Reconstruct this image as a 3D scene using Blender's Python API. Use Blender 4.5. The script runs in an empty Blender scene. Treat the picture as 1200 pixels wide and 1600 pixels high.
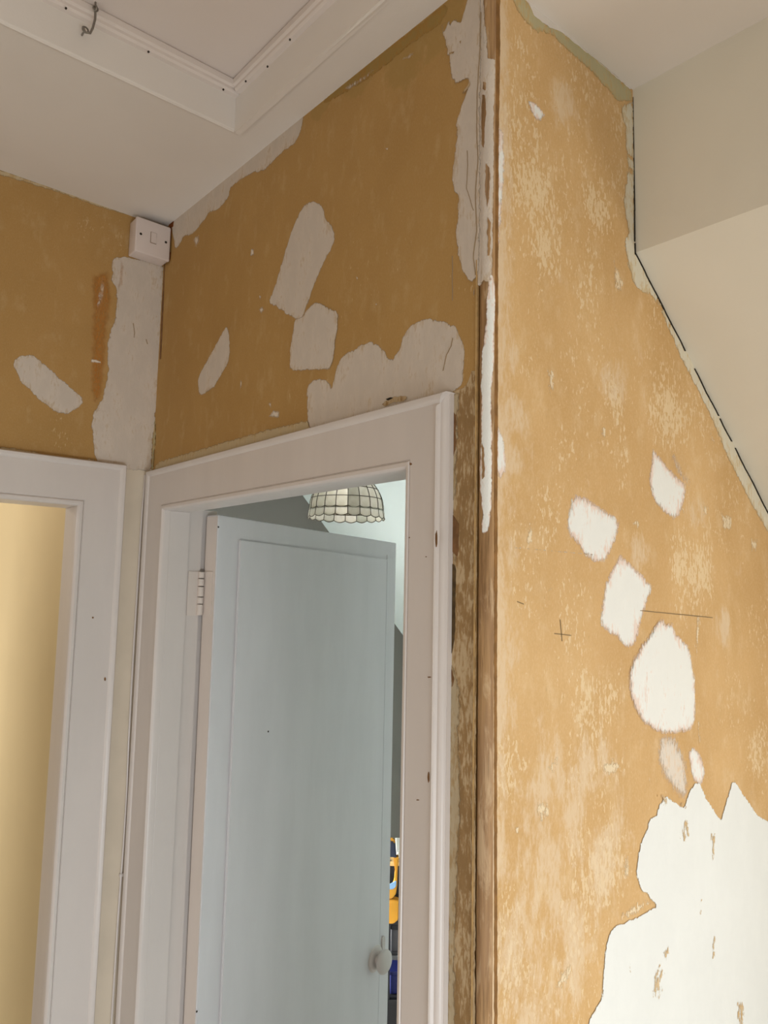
import bpy, bmesh, math, random
from mathutils import Vector, Matrix, noise
from mathutils.geometry import delaunay_2d_cdt
import numpy as np
random.seed(7)
C = bpy.context.scene.collection
SC = bpy.context.scene
R = math.radians

# ------------------------------------------------------------------ camera
F = 1165.0                                     # focal length in pixels of the 1200x1600 frame
RIGHT = Vector((0.75803578, -0.65190361, 0.02008579))
DOWN = Vector((0.08655322, 0.07002494, -0.9937832))
FWD = Vector((0.64644435, 0.75506171, 0.10950577))
cam_d = bpy.data.cameras.new('camera')
cam = bpy.data.objects.new('camera', cam_d)
C.objects.link(cam)
cam_d.sensor_fit = 'VERTICAL'
cam_d.sensor_height = 36.0
cam_d.lens = F / 1600.0 * 36.0
cam_d.clip_start = 0.02
cam.matrix_world = Matrix((
    (RIGHT.x, -DOWN.x, -FWD.x, 0), (RIGHT.y, -DOWN.y, -FWD.y, 0),
    (RIGHT.z, -DOWN.z, -FWD.z, 0), (0, 0, 0, 1)))
SC.camera = cam

# ------------------------------------------------------------------ light and exposure
SC.view_settings.view_transform = 'Standard'
SC.view_settings.look = 'None'
SC.view_settings.gamma = 1.0
SC.view_settings.use_curve_mapping = False
SC.view_settings.exposure = 0.54
w = bpy.data.worlds.new('sky'); SC.world = w; w.use_nodes = True
w.node_tree.nodes['Background'].inputs[0].default_value = (0.80, 0.90, 1.0, 1)
w.node_tree.nodes['Background'].inputs[1].default_value = 0.6


def area(name, loc, target, sx, sy, power, col):
    l = bpy.data.lights.new(name, 'AREA'); l.shape = 'RECTANGLE'
    l.size = sx; l.size_y = sy; l.energy = power; l.color = col
    o = bpy.data.objects.new(name, l); C.objects.link(o)
    o.location = loc
    o.rotation_euler = (Vector(target) - Vector(loc)).to_track_quat('-Z', 'Y').to_euler()
    return o


# daylight through the landing's dormer window (right of the frame)
area('landing_window_light', (1.86, -0.62, -0.30), (0.86, -0.62, -0.30), 1.10, 1.00, 10.5, (1.0, 0.98, 0.92))
# daylight from the stair side, behind the camera
stair = area('stair_window_light', (0.05, -1.27, -1.22), (0.05, 0.6, -1.22), 1.0, 0.75, 11.3, (0.86, 0.94, 1.0))
stair.data.spread = R(130)
area('stairwell_window_light', (-1.27, 0.45, -0.85), (0.0, 0.45, -0.85), 1.1, 0.9, 4.2, (0.97, 0.97, 1.0))
# daylight through the bedroom's gable window (hidden behind the open door)
area('bedroom_window_light', (1.13, 2.53, -0.97), (1.13, 1.53, -0.97), 0.50, 0.84, 54, (0.97, 0.98, 1.0))
# daylight in the room behind the left-hand doorway
area('side_room_window_light', (-1.15, 2.76, 0.0), (0.6, 2.45, -0.3), 0.45, 1.2, 12.5, (1.0, 0.98, 0.95))

# ------------------------------------------------------------------ helpers


def ray(x, y):
    return RIGHT * ((x - 600) / F) + DOWN * ((y - 800) / F) + FWD


def on_x(x, y, v):
    d = ray(x, y); return d * (v / d.x)


def on_y(x, y, v):
    d = ray(x, y); return d * (v / d.y)


def on_z(x, y, v):
    d = ray(x, y); return d * (v / d.z)


def empty(name, loc=(0, 0, 0), parent=None):
    o = bpy.data.objects.new(name, None); C.objects.link(o)
    o.location = loc; o.empty_display_size = 0.05
    if parent: o.parent = parent
    return o


def tag(o, label, cat=None, group=None):
    o['label'] = label
    if cat: o['category'] = cat
    if group: o['group'] = group
    return o


def structure(o, label=None):
    o['kind'] = 'structure'
    if label: o['label'] = label
    return o


def obj(name, bm, mat, parent=None, smooth=False, loc=None):
    bmesh.ops.recalc_face_normals(bm, faces=bm.faces[:])
    me = bpy.data.meshes.new(name); bm.to_mesh(me); bm.free()
    if mat: me.materials.append(mat)
    if smooth:
        for p in me.polygons: p.use_smooth = True
        try: me.set_sharp_from_angle(angle=R(40))
        except Exception: pass
    o = bpy.data.objects.new(name, me); C.objects.link(o)
    if loc: o.location = loc
    if parent: o.parent = parent
    return o


def add_box(bm, lo, hi, mtx=None, bevel=0.0, seg=2):
    b = bmesh.new()
    bmesh.ops.create_cube(b, size=1)
    lo = Vector(lo); hi = Vector(hi)
    for v in b.verts:
        v.co = Vector([lo[i] + (v.co[i] + .5) * (hi[i] - lo[i]) for i in range(3)])
    if bevel:
        bmesh.ops.bevel(b, geom=b.edges[:], offset=bevel, segments=seg, affect='EDGES', profile=0.5)
    merge(bm, b, mtx)


def merge(bm, b, mtx=None):
    vm = {}
    for v in b.verts:
        vm[v] = bm.verts.new(mtx @ v.co if mtx else v.co)
    for f in b.faces:
        try: bm.faces.new([vm[v] for v in f.verts])
        except ValueError: pass
    b.free()


def box(name, lo, hi, mat, parent=None, bevel=0.0, mtx=None):
    bm = bmesh.new(); add_box(bm, lo, hi, mtx, bevel)
    return obj(name, bm, mat, parent)


def add_prism(bm, pts, ext):
    """polygon of 3-D points pushed along the vector ext"""
    a = [bm.verts.new(p) for p in pts]; b = [bm.verts.new(Vector(p) + ext) for p in pts]
    n = len(pts)
    bm.faces.new(a); bm.faces.new(b[::-1])
    for i in range(n):
        bm.faces.new([a[i], b[i], b[(i + 1) % n], a[(i + 1) % n]])


def add_tube(bm, path, r, n=8, cap=True):
    rings = []
    path = [Vector(p) for p in path]
    up = None
    for i, p in enumerate(path):
        if i == 0: t = path[1] - p
        elif i == len(path) - 1: t = p - path[i - 1]
        else: t = (path[i + 1] - p).normalized() + (p - path[i - 1]).normalized()
        t.normalize()
        if up is None: up = t.orthogonal().normalized()
        up = (up - t * up.dot(t)).normalized()
        s = t.cross(up)
        rr = r[i] if isinstance(r, (list, tuple)) else r
        rings.append([bm.verts.new(p + (up * math.cos(2 * math.pi * k / n) + s * math.sin(2 * math.pi * k / n)) * rr) for k in range(n)])
    for a, b in zip(rings, rings[1:]):
        for k in range(n):
            bm.faces.new([a[k], a[(k + 1) % n], b[(k + 1) % n], b[k]])
    if cap:
        bm.faces.new(rings[0][::-1]); bm.faces.new(rings[-1])


def add_lathe(bm, prof, mtx, n=32):
    """prof: list of (radius, height) turned about local z, then moved by mtx"""
    rings = []
    for r, h in prof:
        if r < 1e-6: rings.append([bm.verts.new(mtx @ Vector((0, 0, h)))])
        else: rings.append([bm.verts.new(mtx @ Vector((r * math.cos(2 * math.pi * k / n), r * math.sin(2 * math.pi * k / n), h))) for k in range(n)])
    for a, b in zip(rings, rings[1:]):
        for k in range(n):
            q = [a[k % len(a)], a[(k + 1) % len(a)], b[(k + 1) % len(b)], b[k % len(b)]]
            q = list(dict.fromkeys(q))
            if len(q) > 2: bm.faces.new(q)


# ---- ragged-edged flat things (filler, flaking paint): an outline on a wall with a real thickness
def ragged(pts, amp, step=0.0025, seed=0.0, freq=90):
    out = []
    n = len(pts)
    # soften the corners of the traced outline once
    sm = []
    for i in range(n):
        a = Vector(pts[i]); b = Vector(pts[(i + 1) % n])
        sm.append(a * .92 + b * .08); sm.append(a * .08 + b * .92)
    pts = sm; n = len(pts)
    for i in range(n):
        a = Vector(pts[i]); b = Vector(pts[(i + 1) % n])
        k = max(1, int((b - a).length / step))
        for j in range(k):
            p = a.lerp(b, j / k)
            q = Vector((p[0] * freq, p[1] * freq, seed))
            d = Vector((noise.noise(q), noise.noise(q + Vector((31, 7, 3))))) * amp
            d += Vector((noise.noise(q * 3.1), noise.noise(q * 3.1 + Vector((11, 5, 9))))) * amp * .55
            out.append(p + d)
    return out


def patch_obj(name, pts2, f, thick, mat, reach=.010):
    """fills the 2-D outline with small triangles, maps them with f(s, t, height); 'edge' runs from 0 at the rim to 1 inside"""
    P = np.array([(p[0], p[1]) for p in pts2])
    lo, hi = P.min(0), P.max(0)
    g = min(.012, max(.0022, float(min(hi - lo)) / 7))
    gx = np.arange(lo[0] + g / 2, hi[0], g); gy = np.arange(lo[1] + g / 2, hi[1], g)
    G = np.array([(x + (g / 2 if k % 2 else 0), y) for k, y in enumerate(gy) for x in gx]).reshape(-1, 2)
    n = len(P)
    if len(G):
        d = np.sqrt(((G[:, None, :] - P[None]) ** 2).sum(-1)).min(1)
        G = G[d > g * .45]
    co = [Vector(p) for p in P] + [Vector(p) for p in G]
    V, E_, FC, *_ = delaunay_2d_cdt(co, [], [list(range(n))], 1, 1e-6)
    VA = np.array([(v[0], v[1]) for v in V])
    D = np.sqrt(((VA[:, None, :] - P[None]) ** 2).sum(-1)).min(1)
    r = min(reach, max(float(D.max()) * .9, 1e-4))
    D = np.clip(D / r, 0, 1)
    # border loop from edges used once
    cnt_ = {}
    for fc in FC:
        for a, b in zip(fc, list(fc[1:]) + [fc[0]]):
            cnt_[(a, b)] = 1
    border = [e for e in cnt_ if (e[1], e[0]) not in cnt_]
    m = len(V)
    verts = [f(v[0], v[1], thick) for v in V] + [f(v[0], v[1], 0.0) for v in V]
    faces = [tuple(fc) for fc in FC] + [(b, a, a + m, b + m) for a, b in border]
    used = sorted({i for fc in faces for i in fc}); idx = {o_: k for k, o_ in enumerate(used)}
    me = bpy.data.meshes.new(name)
    me.from_pydata([verts[i] for i in used], [], [tuple(idx[i] for i in fc) for fc in faces])
    at = me.attributes.new('edge', 'FLOAT', 'POINT')
    at.data.foreach_set('value', [float(D[i % m]) for i in used])
    b = bmesh.new(); b.from_mesh(me); bmesh.ops.recalc_face_normals(b, faces=b.faces[:]); b.to_mesh(me); b.free()
    me.materials.append(mat)
    o = bpy.data.objects.new(name, me); C.objects.link(o)
    return o


# ------------------------------------------------------------------ materials


class NT:
    def __init__(s, name):
        s.m = bpy.data.materials.new(name); s.m.use_nodes = True
        s.t = s.m.node_tree; s.n = s.t.nodes
        s.b = s.n['Principled BSDF']
        s.tc = s.n.new('ShaderNodeTexCoord').outputs['Object']

    def link(s, a, b): s.t.links.new(a, b)

    def val(s, inp, v):
        if hasattr(v, 'is_linked') or isinstance(v, bpy.types.NodeSocket): s.link(v, inp)
        else: inp.default_value = v

    def scaled(s, sc, off=(0, 0, 0)):
        mp = s.n.new('ShaderNodeMapping'); s.link(s.tc, mp.inputs[0])
        mp.inputs['Scale'].default_value = sc; mp.inputs['Location'].default_value = off
        return mp.outputs[0]

    def noise(s, sc, detail=4, rough=.55, off=(0, 0, 0), dist=0.0):
        nd = s.n.new('ShaderNodeTexNoise'); s.link(s.scaled(sc, off), nd.inputs['Vector'])
        nd.inputs['Scale'].default_value = 1; nd.inputs['Detail'].default_value = detail
        nd.inputs['Roughness'].default_value = rough; nd.inputs['Distortion'].default_value = dist
        return nd.outputs['Fac']

    def ramp(s, f, a, b, lo=0.0, hi=1.0):
        r = s.n.new('ShaderNodeMapRange'); s.link(f, r.inputs[0])
        r.inputs[1].default_value = a; r.inputs[2].default_value = b
        r.inputs[3].default_value = lo; r.inputs[4].default_value = hi
        r.interpolation_type = 'SMOOTHSTEP'
        return r.outputs[0]

    def math(s, op, a, b=0.0):
        m = s.n.new('ShaderNodeMath'); m.operation = op
        s.val(m.inputs[0], a); s.val(m.inputs[1], b)
        return m.outputs[0]

    def mix(s, f, a, b):
        m = s.n.new('ShaderNodeMix'); m.data_type = 'RGBA'
        s.val(m.inputs[0], f)
        for i, v in ((6, a), (7, b)):
            if isinstance(v, bpy.types.NodeSocket): s.link(v, m.inputs[i])
            else: m.inputs[i].default_value = (*v, 1)
        return m.outputs[2]

    def blobs(s, items):
        """smooth 0..1 mask, high near the given (x, y, z, radius) spots"""
        cur = None
        for x, y, z, r in items:
            d = s.n.new('ShaderNodeVectorMath'); d.operation = 'DISTANCE'
            s.link(s.tc, d.inputs[0]); d.inputs[1].default_value = (x, y, z)
            k = s.ramp(d.outputs['Value'], r, 0.25 * r)
            cur = k if cur is None else s.math('MAXIMUM', cur, k)
        return cur

    def bump(s, f, strength, dist=0.002):
        b = s.n.new('ShaderNodeBump'); b.inputs['Strength'].default_value = strength
        b.inputs['Distance'].default_value = dist
        s.link(f, b.inputs['Height']); s.link(b.outputs[0], s.b.inputs['Normal'])

    def done(s, col, rough=.8, spec=.3):
        s.val(s.b.inputs['Base Color'], col if isinstance(col, bpy.types.NodeSocket) else (*col, 1))
        s.val(s.b.inputs['Roughness'], rough)
        s.b.inputs['Specular IOR Level'].default_value = spec
        return s.m


def lin(r, g, b):
    def f(c):
        c /= 255.0
        return c / 12.92 if c <= .04045 else ((c + .055) / 1.055) ** 2.4
    return (f(r), f(g), f(b))


def plain(name, rgb, rough=.6, spec=.3, metal=0.0, var=.06, sc=9):
    t = NT(name); c = lin(*rgb)
    n1 = t.noise((sc,) * 3, 3)
    dark = tuple(x * (1 - var) for x in c)
    t.b.inputs['Metallic'].default_value = metal
    return t.done(t.mix(t.ramp(n1, .35, .65), dark, c), rough, spec)


def painted_wall(name, rgb, var=.04, bump=.15):
    t = NT(name); c = lin(*rgb)
    a = t.noise((3, 3, 3), 3); b = t.noise((260, 260, 260), 3)
    t.bump(t.math('ADD', t.math('MULTIPLY', a, .6), t.math('MULTIPLY', b, .25)), bump, .003)
    return t.done(t.mix(t.ramp(a, .35, .65), tuple(x * (1 - var) for x in c), c), .75, .25)


M_ceiling = painted_wall('ceiling_emulsion', (236, 228, 220))
M_lid = painted_wall('hatch_paint', (232, 220, 212))
M_cream = painted_wall('cream_emulsion', (234, 228, 214))
M_yellow = painted_wall('side_room_paint', (236, 216, 172))
M_far = painted_wall('bedroom_white', (206, 216, 211))
M_gable = painted_wall('gable_shade_grey', (112, 109, 102))  # grey puts the shade of this backlit wall into its paint
M_slope = painted_wall('bedroom_slope_dimmed', (188, 197, 192))  # the bedroom white, darkened to tone down window light on the slope
M_floor = plain('floor_boards', (196, 190, 182), .8)


def gloss(name, rgb, rough=.34):
    t = NT(name); c = lin(*rgb)
    n1 = t.noise((14, 14, 3), 4); n2 = t.noise((120, 120, 18), 3)
    t.bump(n2, .12, .0015)
    return t.done(t.mix(t.ramp(n1, .3, .7), tuple(x * .95 for x in c), c), rough, .45)


M_wood = gloss('white_gloss', (220, 211, 206))
M_door = gloss('door_paint', (236, 233, 236), .42)
M_edge = gloss('door_edge_paint', (226, 214, 206), .4)


def tan_wall(name, c_lo, c_hi, c_fleck, fleck_bias, streak, spots, green=None, pale=None):
    t = NT(name)
    big = t.noise((5, 5, 3.2), 4, .6)
    mid = t.noise((38, 38, 20), 5, .62, (3, 1, 0))
    grain = t.noise((420, 420, 230), 3, .6)
    col = t.mix(t.ramp(big, .3, .72), lin(*c_lo), lin(*c_hi))
    col = t.mix(t.math('MULTIPLY', t.ramp(mid, .5, .8), .2 + streak), col, lin(*c_fleck))
    col = t.mix(t.math('MULTIPLY', t.ramp(grain, .42, .72), streak), col, lin(*c_fleck))
    dk = t.noise((300, 300, 120), 4, .6, (9, 4, 2))
    col = t.mix(t.math('MULTIPLY', t.ramp(dk, .58, .76), .22), col, tuple(x * .62 for x in lin(*c_lo)))
    # scraped flecks: thresholded, vertically drawn-out noise, kept to worn regions
    fl = t.noise((230, 230, 95), 5, .6, (5, 2, 8), .4)
    fl2 = t.noise((80, 80, 34), 5, .62, (1, 12, 3), .4)
    reg = t.ramp(t.noise((7.5, 7.5, 4.2), 3, .5, (2, 3, 1)), .42, .70)
    if spots: reg = t.math('ADD', t.math('MULTIPLY', reg, .62), t.math('MULTIPLY', t.blobs(spots), .42))
    thr = t.math('ADD', fl, t.math('MULTIPLY', reg, .27))
    thr = t.math('ADD', thr, t.math('MULTIPLY', t.math('SUBTRACT', fl2, .5), .35))
    fm = t.ramp(thr, fleck_bias - .02, fleck_bias + .05)
    col = t.mix(t.math('MULTIPLY', fm, .62), col, lin(*c_fleck))
    if pale:
        pm = t.blobs(pale); pn = t.noise((26, 26, 9), 6, .66, (7, 7, 7), .3)
        p2 = t.noise((170, 170, 60), 5, .65, (1, 3, 9), .4)
        sx = t.n.new('ShaderNodeSeparateXYZ'); t.link(t.tc, sx.inputs[0])
        pm = t.math('MAXIMUM', t.math('MULTIPLY', pm, .8), t.ramp(sx.outputs[0], .775, .722))
        v = t.math('ADD', t.math('MULTIPLY', pn, .62), t.math('MULTIPLY', p2, .38))
        k = t.ramp(t.math('ADD', t.math('MULTIPLY', pm, .20), v), .56, .74)
        col = t.mix(t.math('MULTIPLY', k, .62), col, lin(232, 211, 182))
    if green:
        gm = t.blobs(green); gn = t.noise((30, 30, 30), 4, .6, (4, 9, 2))
        k = t.ramp(t.math('ADD', t.math('MULTIPLY', gm, .5), gn), .72, .86)
        col = t.mix(t.math('MULTIPLY', k, .5), col, lin(168, 138, 78))
    t.bump(t.math('ADD', t.math('MULTIPLY', fm, .5), t.math('ADD', t.math('MULTIPLY', mid, .8), t.math('MULTIPLY', grain, .25))), .35, .0012)
    return t.done(col, .72, .3)


XB, YC, YA = 0.7, 0.6245, 1.645


def cspots(l):
    return [(*on_y(x, y, YC), r) for x, y, r in l]


def bspots(l):
    return [(*on_x(x, y, XB), r) for x, y, r in l]


M_C = tan_wall('scraped_tan_wall', (205, 164, 108), (219, 180, 126), (240, 218, 180), .71, .16,
               cspots([(895, 95, .075), (930, 135, .07), (965, 185, .05), (835, 300, .06), (820, 560, .05), (1040, 650, .09), (900, 960, .08), (860, 400, .06), (930, 330, .05), (960, 620, .05), (880, 700, .05), (1060, 880, .05), (1180, 1180, .06),
                       (930, 1090, .08), (1100, 900, .08), (1150, 1100, .1), (950, 1350, .08), (790, 1200, .06)]),
               pale=cspots([(795, 560, .045), (800, 720, .04), (790, 860, .04), (795, 1120, .05), (790, 1350, .06), (1090, 800, .05), (1130, 980, .05), (960, 600, .06), (880, 160, .06), (860, 1270, .16), (930, 1200, .08), (830, 1500, .2), (950, 1340, .1), (790, 1000, .07), (800, 650, .05), (1000, 860, .05)]))
M_B = tan_wall('stripped_ochre_wall', (178, 139, 82), (187, 148, 90), (216, 188, 144), .82, .10,
               bspots([(690, 60, .12), (715, 440, .06), (400, 470, .06), (740, 580, .06)]),
               green=bspots([(640, 70, .10), (560, 110, .08), (690, 40, .08), (500, 160, .05)]))
M_A = tan_wall('stripped_ochre_wall_left', (178, 139, 82), (189, 148, 90), (218, 190, 148), .82, .10, None)


def feather(t, k, lo=.04, hi=.14, sc=(210, 210, 85)):
    """ragged, worn rims: the thin coat breaks up towards its edge"""
    at = t.n.new('ShaderNodeAttribute'); at.attribute_name = 'edge'
    n1 = t.noise(sc, 6, .68, (2, 8, 5), .3)
    v = t.math('ADD', at.outputs['Fac'], t.math('MULTIPLY', t.math('SUBTRACT', n1, .5), k))
    t.link(t.ramp(v, lo, hi), t.b.inputs['Alpha'])
    return at.outputs['Fac']


def filler(name, rgb, show, amt, grey=.5, sc=30, k=1.2, rim=.5, lo=.04, hi=.14, pit=.2):
    t = NT(name); c = lin(*rgb)
    ed = feather(t, k, lo, hi)
    a = t.noise((sc, sc, sc * .55), 5, .65); b = t.noise((95, 95, 36), 4, .6, (3, 3, 3)); s2 = t.noise((230, 230, 60), 4, .65, (6, 1, 4), .4)
    col = t.mix(t.ramp(a, .35, .7), tuple(x * (1 - .16 * grey) for x in c), c)
    q = t.math('ADD', t.math('MULTIPLY', a, .45), t.math('MULTIPLY', s2, .55))
    q = t.math('ADD', q, t.math('MULTIPLY', t.math('SUBTRACT', 1.0, ed), .17 * rim))
    col = t.mix(t.math('MULTIPLY', t.ramp(q, .56 - amt, .66 - amt), .75), col, lin(*show))
    k2 = t.ramp(t.math('ADD', t.math('MULTIPLY', s2, .6), t.math('MULTIPLY', b, .4)), .64 - amt * .3, .69 - amt * .3)
    col = t.mix(t.math('MULTIPLY', k2, pit), col, tuple(x * .6 for x in lin(*show)))
    t.bump(t.math('ADD', a, t.math('MULTIPLY', b, .4)), .6, .002)
    return t.done(col, .8, .25)


M_fill = filler('dry_filler', (218, 205, 192), (198, 176, 148), .02, k=.7, lo=.0, hi=.22, pit=.08)
M_fill_c = filler('white_filler', (242, 242, 238), (234, 206, 190), .0, .15, 30, 1.3, 1.0, lo=-.1, hi=.4)
M_thin = filler('thin_filler', (232, 220, 206), (226, 198, 166), .06, .3, 60, 2.0, lo=.0, hi=.9)
M_speck = filler('scraped_specks', (238, 218, 184), (226, 192, 148), .03, .3, 60, 5.0, lo=.5, hi=.8)
M_bare = filler('bare_specks', (222, 196, 158), (206, 168, 116), .06, .4, 60, 6.0, lo=.75, hi=1.0)
M_rim_cream = filler('cream_rim', (206, 186, 150), (190, 158, 108), .03, .4, 40, .9, lo=.0, hi=.4)
M_rim = filler('grey_plaster_rim', (190, 172, 142), (168, 138, 94), .05, .5, 50, 1.6, lo=.0, hi=.5)
M_lip = plain('plaster_lip', (192, 156, 104), .8, var=.25, sc=60)  # lighter than the wall, so the lip's highlight is in its colour
M_skim = filler('white_skim', (240, 242, 240), (222, 200, 170), -.085, .2, 12, .9, .4)
M_cream_edge = filler('cream_paint_edge', (226, 218, 198), (210, 186, 140), .05, .3, 40, 1.8)
M_green = filler('old_green_paint', (196, 186, 148), (204, 172, 118), .05, .4, 50, 2.6)
M_olive = filler('faint_olive_paint', (166, 136, 78), (170, 128, 66), .08, .3, 40, 2.0)
M_orange = filler('orange_stain', (206, 140, 66), (196, 142, 76), .06, .3, 25, .9, lo=-.1, hi=2.0)


M_strip_cream = plain('cream_strip', (222, 208, 188), .6)
M_strip_dark = plain('dark_bare_edge', (96, 76, 48), .9, var=.4, sc=90)
M_fill_solid = plain('joint_filler', (220, 206, 192), .8, var=.15, sc=60)
M_corner = plain('brown_corner_groove', (150, 108, 60), .8, var=.3, sc=50)  # colour for the dark groove on the right wall's side of the bead
M_crack = plain('hairline_crack', (168, 146, 118), .9)
M_dark = plain('dark_gap', (44, 38, 30), .9)
M_pencil = plain('pencil_line', (146, 122, 88), .8)
M_chip = plain('bare_chip', (136, 98, 62), .8, var=.3, sc=60)
M_rust = plain('rust', (142, 76, 26), .9, var=.5, sc=220)
M_plastic = plain('aged_white_plastic', (226, 212, 206), .35, .5, var=.03)
M_metal = plain('dull_steel', (150, 146, 140), .35, .5, 1.0)
M_screw = plain('dark_screw', (62, 54, 46), .5, .5, .6)


def wood(name, a, b, d):
    t = NT(name)
    g = t.noise((150, 150, 6), 6, .65, dist=.6); big = t.noise((30, 30, 5), 4, .6, (2, 2, 2)); g2 = t.noise((420, 420, 16), 3, .6, (1, 5, 2))
    col = t.mix(t.ramp(g, .32, .68), lin(*a), lin(*b))
    col = t.mix(t.math('MULTIPLY', t.ramp(big, .42, .66), .6), col, lin(*d))
    col = t.mix(t.math('MULTIPLY', t.ramp(g2, .55, .72), .5), col, tuple(x * .45 for x in lin(*a)))
    g3 = t.noise((60, 60, 12), 5, .65, (8, 1, 1), .5)
    col = t.mix(t.math('MULTIPLY', t.ramp(g3, .52, .66), .55), col, lin(216, 188, 152))
    t.bump(t.math('ADD', g, t.math('MULTIPLY', g2, .5)), .5, .0012)
    return t.done(col, .7, .3)


M_bead = wood('bare_corner_wood', (138, 104, 68), (186, 148, 104), (164, 130, 98))
M_strip = filler('scuffed_brown_plaster', (168, 134, 90), (204, 182, 148), .075, 1.4, 34, .4)

# ------------------------------------------------------------------ the landing: walls and ceiling
FLOOR = -1.83


def ceil_z(y): return 0.852 + 0.011 * (y - 0.7)


OPL, OPR, OPT = 1.535, 0.7555, 0.172          # bedroom doorway (left/right reveal, head) in the long wall
bm = bmesh.new()
poly = [(0.6385, FLOOR), (0.6385, ceil_z(.65)), (YA, ceil_z(YA)), (YA, FLOOR), (OPL + .02, FLOOR), (OPL + .02, OPT + .02), (OPR - .02, OPT + .02), (OPR - .02, FLOOR)]
add_prism(bm, [(XB, y, z) for y, z in poly], Vector((.085, 0, 0)))
wall_b = structure(obj('wall_centre', bm, M_B), 'ochre stripped plaster wall over the open bedroom door')

# left wall, with the second doorway
AL, AR, AT = -0.24, 0.533, 0.175
bm = bmesh.new()
poly = [(XB, FLOOR), (XB, ceil_z(YA) + .0), (-1.3, ceil_z(YA)), (-1.3, FLOOR), (AL - .02, FLOOR), (AL - .02, AT + .02), (AR + .02, AT + .02), (AR + .02, FLOOR)]
add_prism(bm, [(x, YA, z) for x, z in poly], Vector((0, .06, 0)))
wall_a = structure(obj('wall_left', bm, M_A), 'ochre stripped plaster wall with the light switch at its top corner')

# right wall under the roof slope
BX, BZ = 1.066, 0.5645                       # bulkhead face and its lower edge
SX, SZ = 1.5442, 0.1785                      # a second point of the slope


def slope_z(x): return BZ + (x - BX) * (SZ - BZ) / (SX - BX)


bm = bmesh.new()
poly = [(0.7193, FLOOR), (0.7193, ceil_z(YC)), (BX, ceil_z(YC)), (BX, BZ), (2.3, slope_z(2.3)), (2.3, FLOOR)]
add_prism(bm, [(x, YC, z) for x, z in poly], Vector((0, .0138, 0)))
wall_c = structure(obj('wall_right', bm, M_C), 'scraped orange tan wall ending under the roof slope')

# ceiling with the loft-hatch hole
HX, HY, HTOP = 0.6265, 1.183, 0.945
HX0, HY0 = -0.12, 0.42
bm = bmesh.new()


def slab(x0, x1, y0, y1, t=.09):
    pts = [Vector((x0, y0, ceil_z(y0))), Vector((x1, y0, ceil_z(y0))), Vector((x1, y1, ceil_z(y1))), Vector((x0, y1, ceil_z(y1)))]
    add_prism(bm, pts, Vector((0, 0, t)))


E_ = .0125                                   # the hole is a little wider, for the lining boards
slab(-1.3, HX0 - E_, -1.3, YA); slab(HX + E_, BX, -1.3, YA); slab(HX0 - E_, HX + E_, HY + E_, YA); slab(HX0 - E_, HX + E_, -1.3, HY0 - E_)
ceiling = structure(obj('ceiling', bm, M_ceiling), 'off white ceiling with a square loft hatch')

bm = bmesh.new()
add_box(bm, (BX, -1.3, BZ), (BX + .02, YC + .004, ceil_z(YC) + .01))
structure(obj('wall_bulkhead', bm, M_cream), 'short cream upright wall between ceiling and roof slope')
bm = bmesh.new()
sl = Vector((SX - BX, 0, SZ - BZ)).normalized(); nn = Vector((-sl.z, 0, sl.x)) * .03
p0 = Vector((BX + .0, 0, BZ)); pe = Vector((2.1, 0, slope_z(2.1)))
y0, y1 = -0.02, YC + .004
add_prism(bm, [p0 + Vector((0, y0, 0)), pe + Vector((0, y0, 0)), pe + Vector((0, y1, 0)), p0 + Vector((0, y1, 0))], nn)
structure(obj('ceiling_slope', bm, M_cream), 'smooth cream sloping ceiling at the right')
# dormer with its window (right of the frame)
bm = bmesh.new()
add_box(bm, (1.066, -1.26, .62), (1.98, -0.02, .64))
add_box(bm, (1.066, -0.04, slope_z(1.75)), (1.12, -0.02, .62))
structure(obj('ceiling_dormer', bm, M_cream))
box('wall_dormer', (1.92, -1.28, FLOOR), (1.98, 0.0, -.86), M_cream)['kind'] = 'structure'
win = structure(empty('window_1', (1.95, -.62, -.85)))
for a in ((-1.26, -.86, .62, .045), (-.04, -.86, .62, .045), (-.62, -.86, .62, .03)):
    box('mullion', (1.915, a[0] - a[3] / 2, a[1]), (1.96, a[0] + a[3] / 2, a[2]), M_wood).parent = win
for z in (-.85, .2, .60):
    box('rail', (1.915, -1.26, z - .02), (1.96, -.04, z + .02), M_wood).parent = win
for ch in win.children: ch.matrix_parent_inverse = Matrix.Translation((-1.95, .62, .85))

# the rest of the landing and the rooms behind the doors
box('floor', (-1.4, -2.0, FLOOR - .05), (2.9, 4.3, FLOOR), M_floor)['kind'] = 'structure'
box('wall_back', (-1.3, -1.36, FLOOR), (2.3, -1.3, .9), M_cream)['kind'] = 'structure'
box('wall_stair', (-1.36, -1.36, FLOOR), (-1.3, 4.2, .9), M_cream)['kind'] = 'structure'
box('wall_landing_end', (1.98, -1.3, FLOOR), (2.04, YC - .002, -.1), M_cream)['kind'] = 'structure'

# bedroom behind the open door: gable, slope, knee wall
g1 = on_y(470, 770, 2.45); g2 = on_y(617, 975, 2.45)
gs = (g2.z - g1.z) / (g2.x - g1.x)


def bed_z(x): return g1.z + (x - g1.x) * gs


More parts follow.
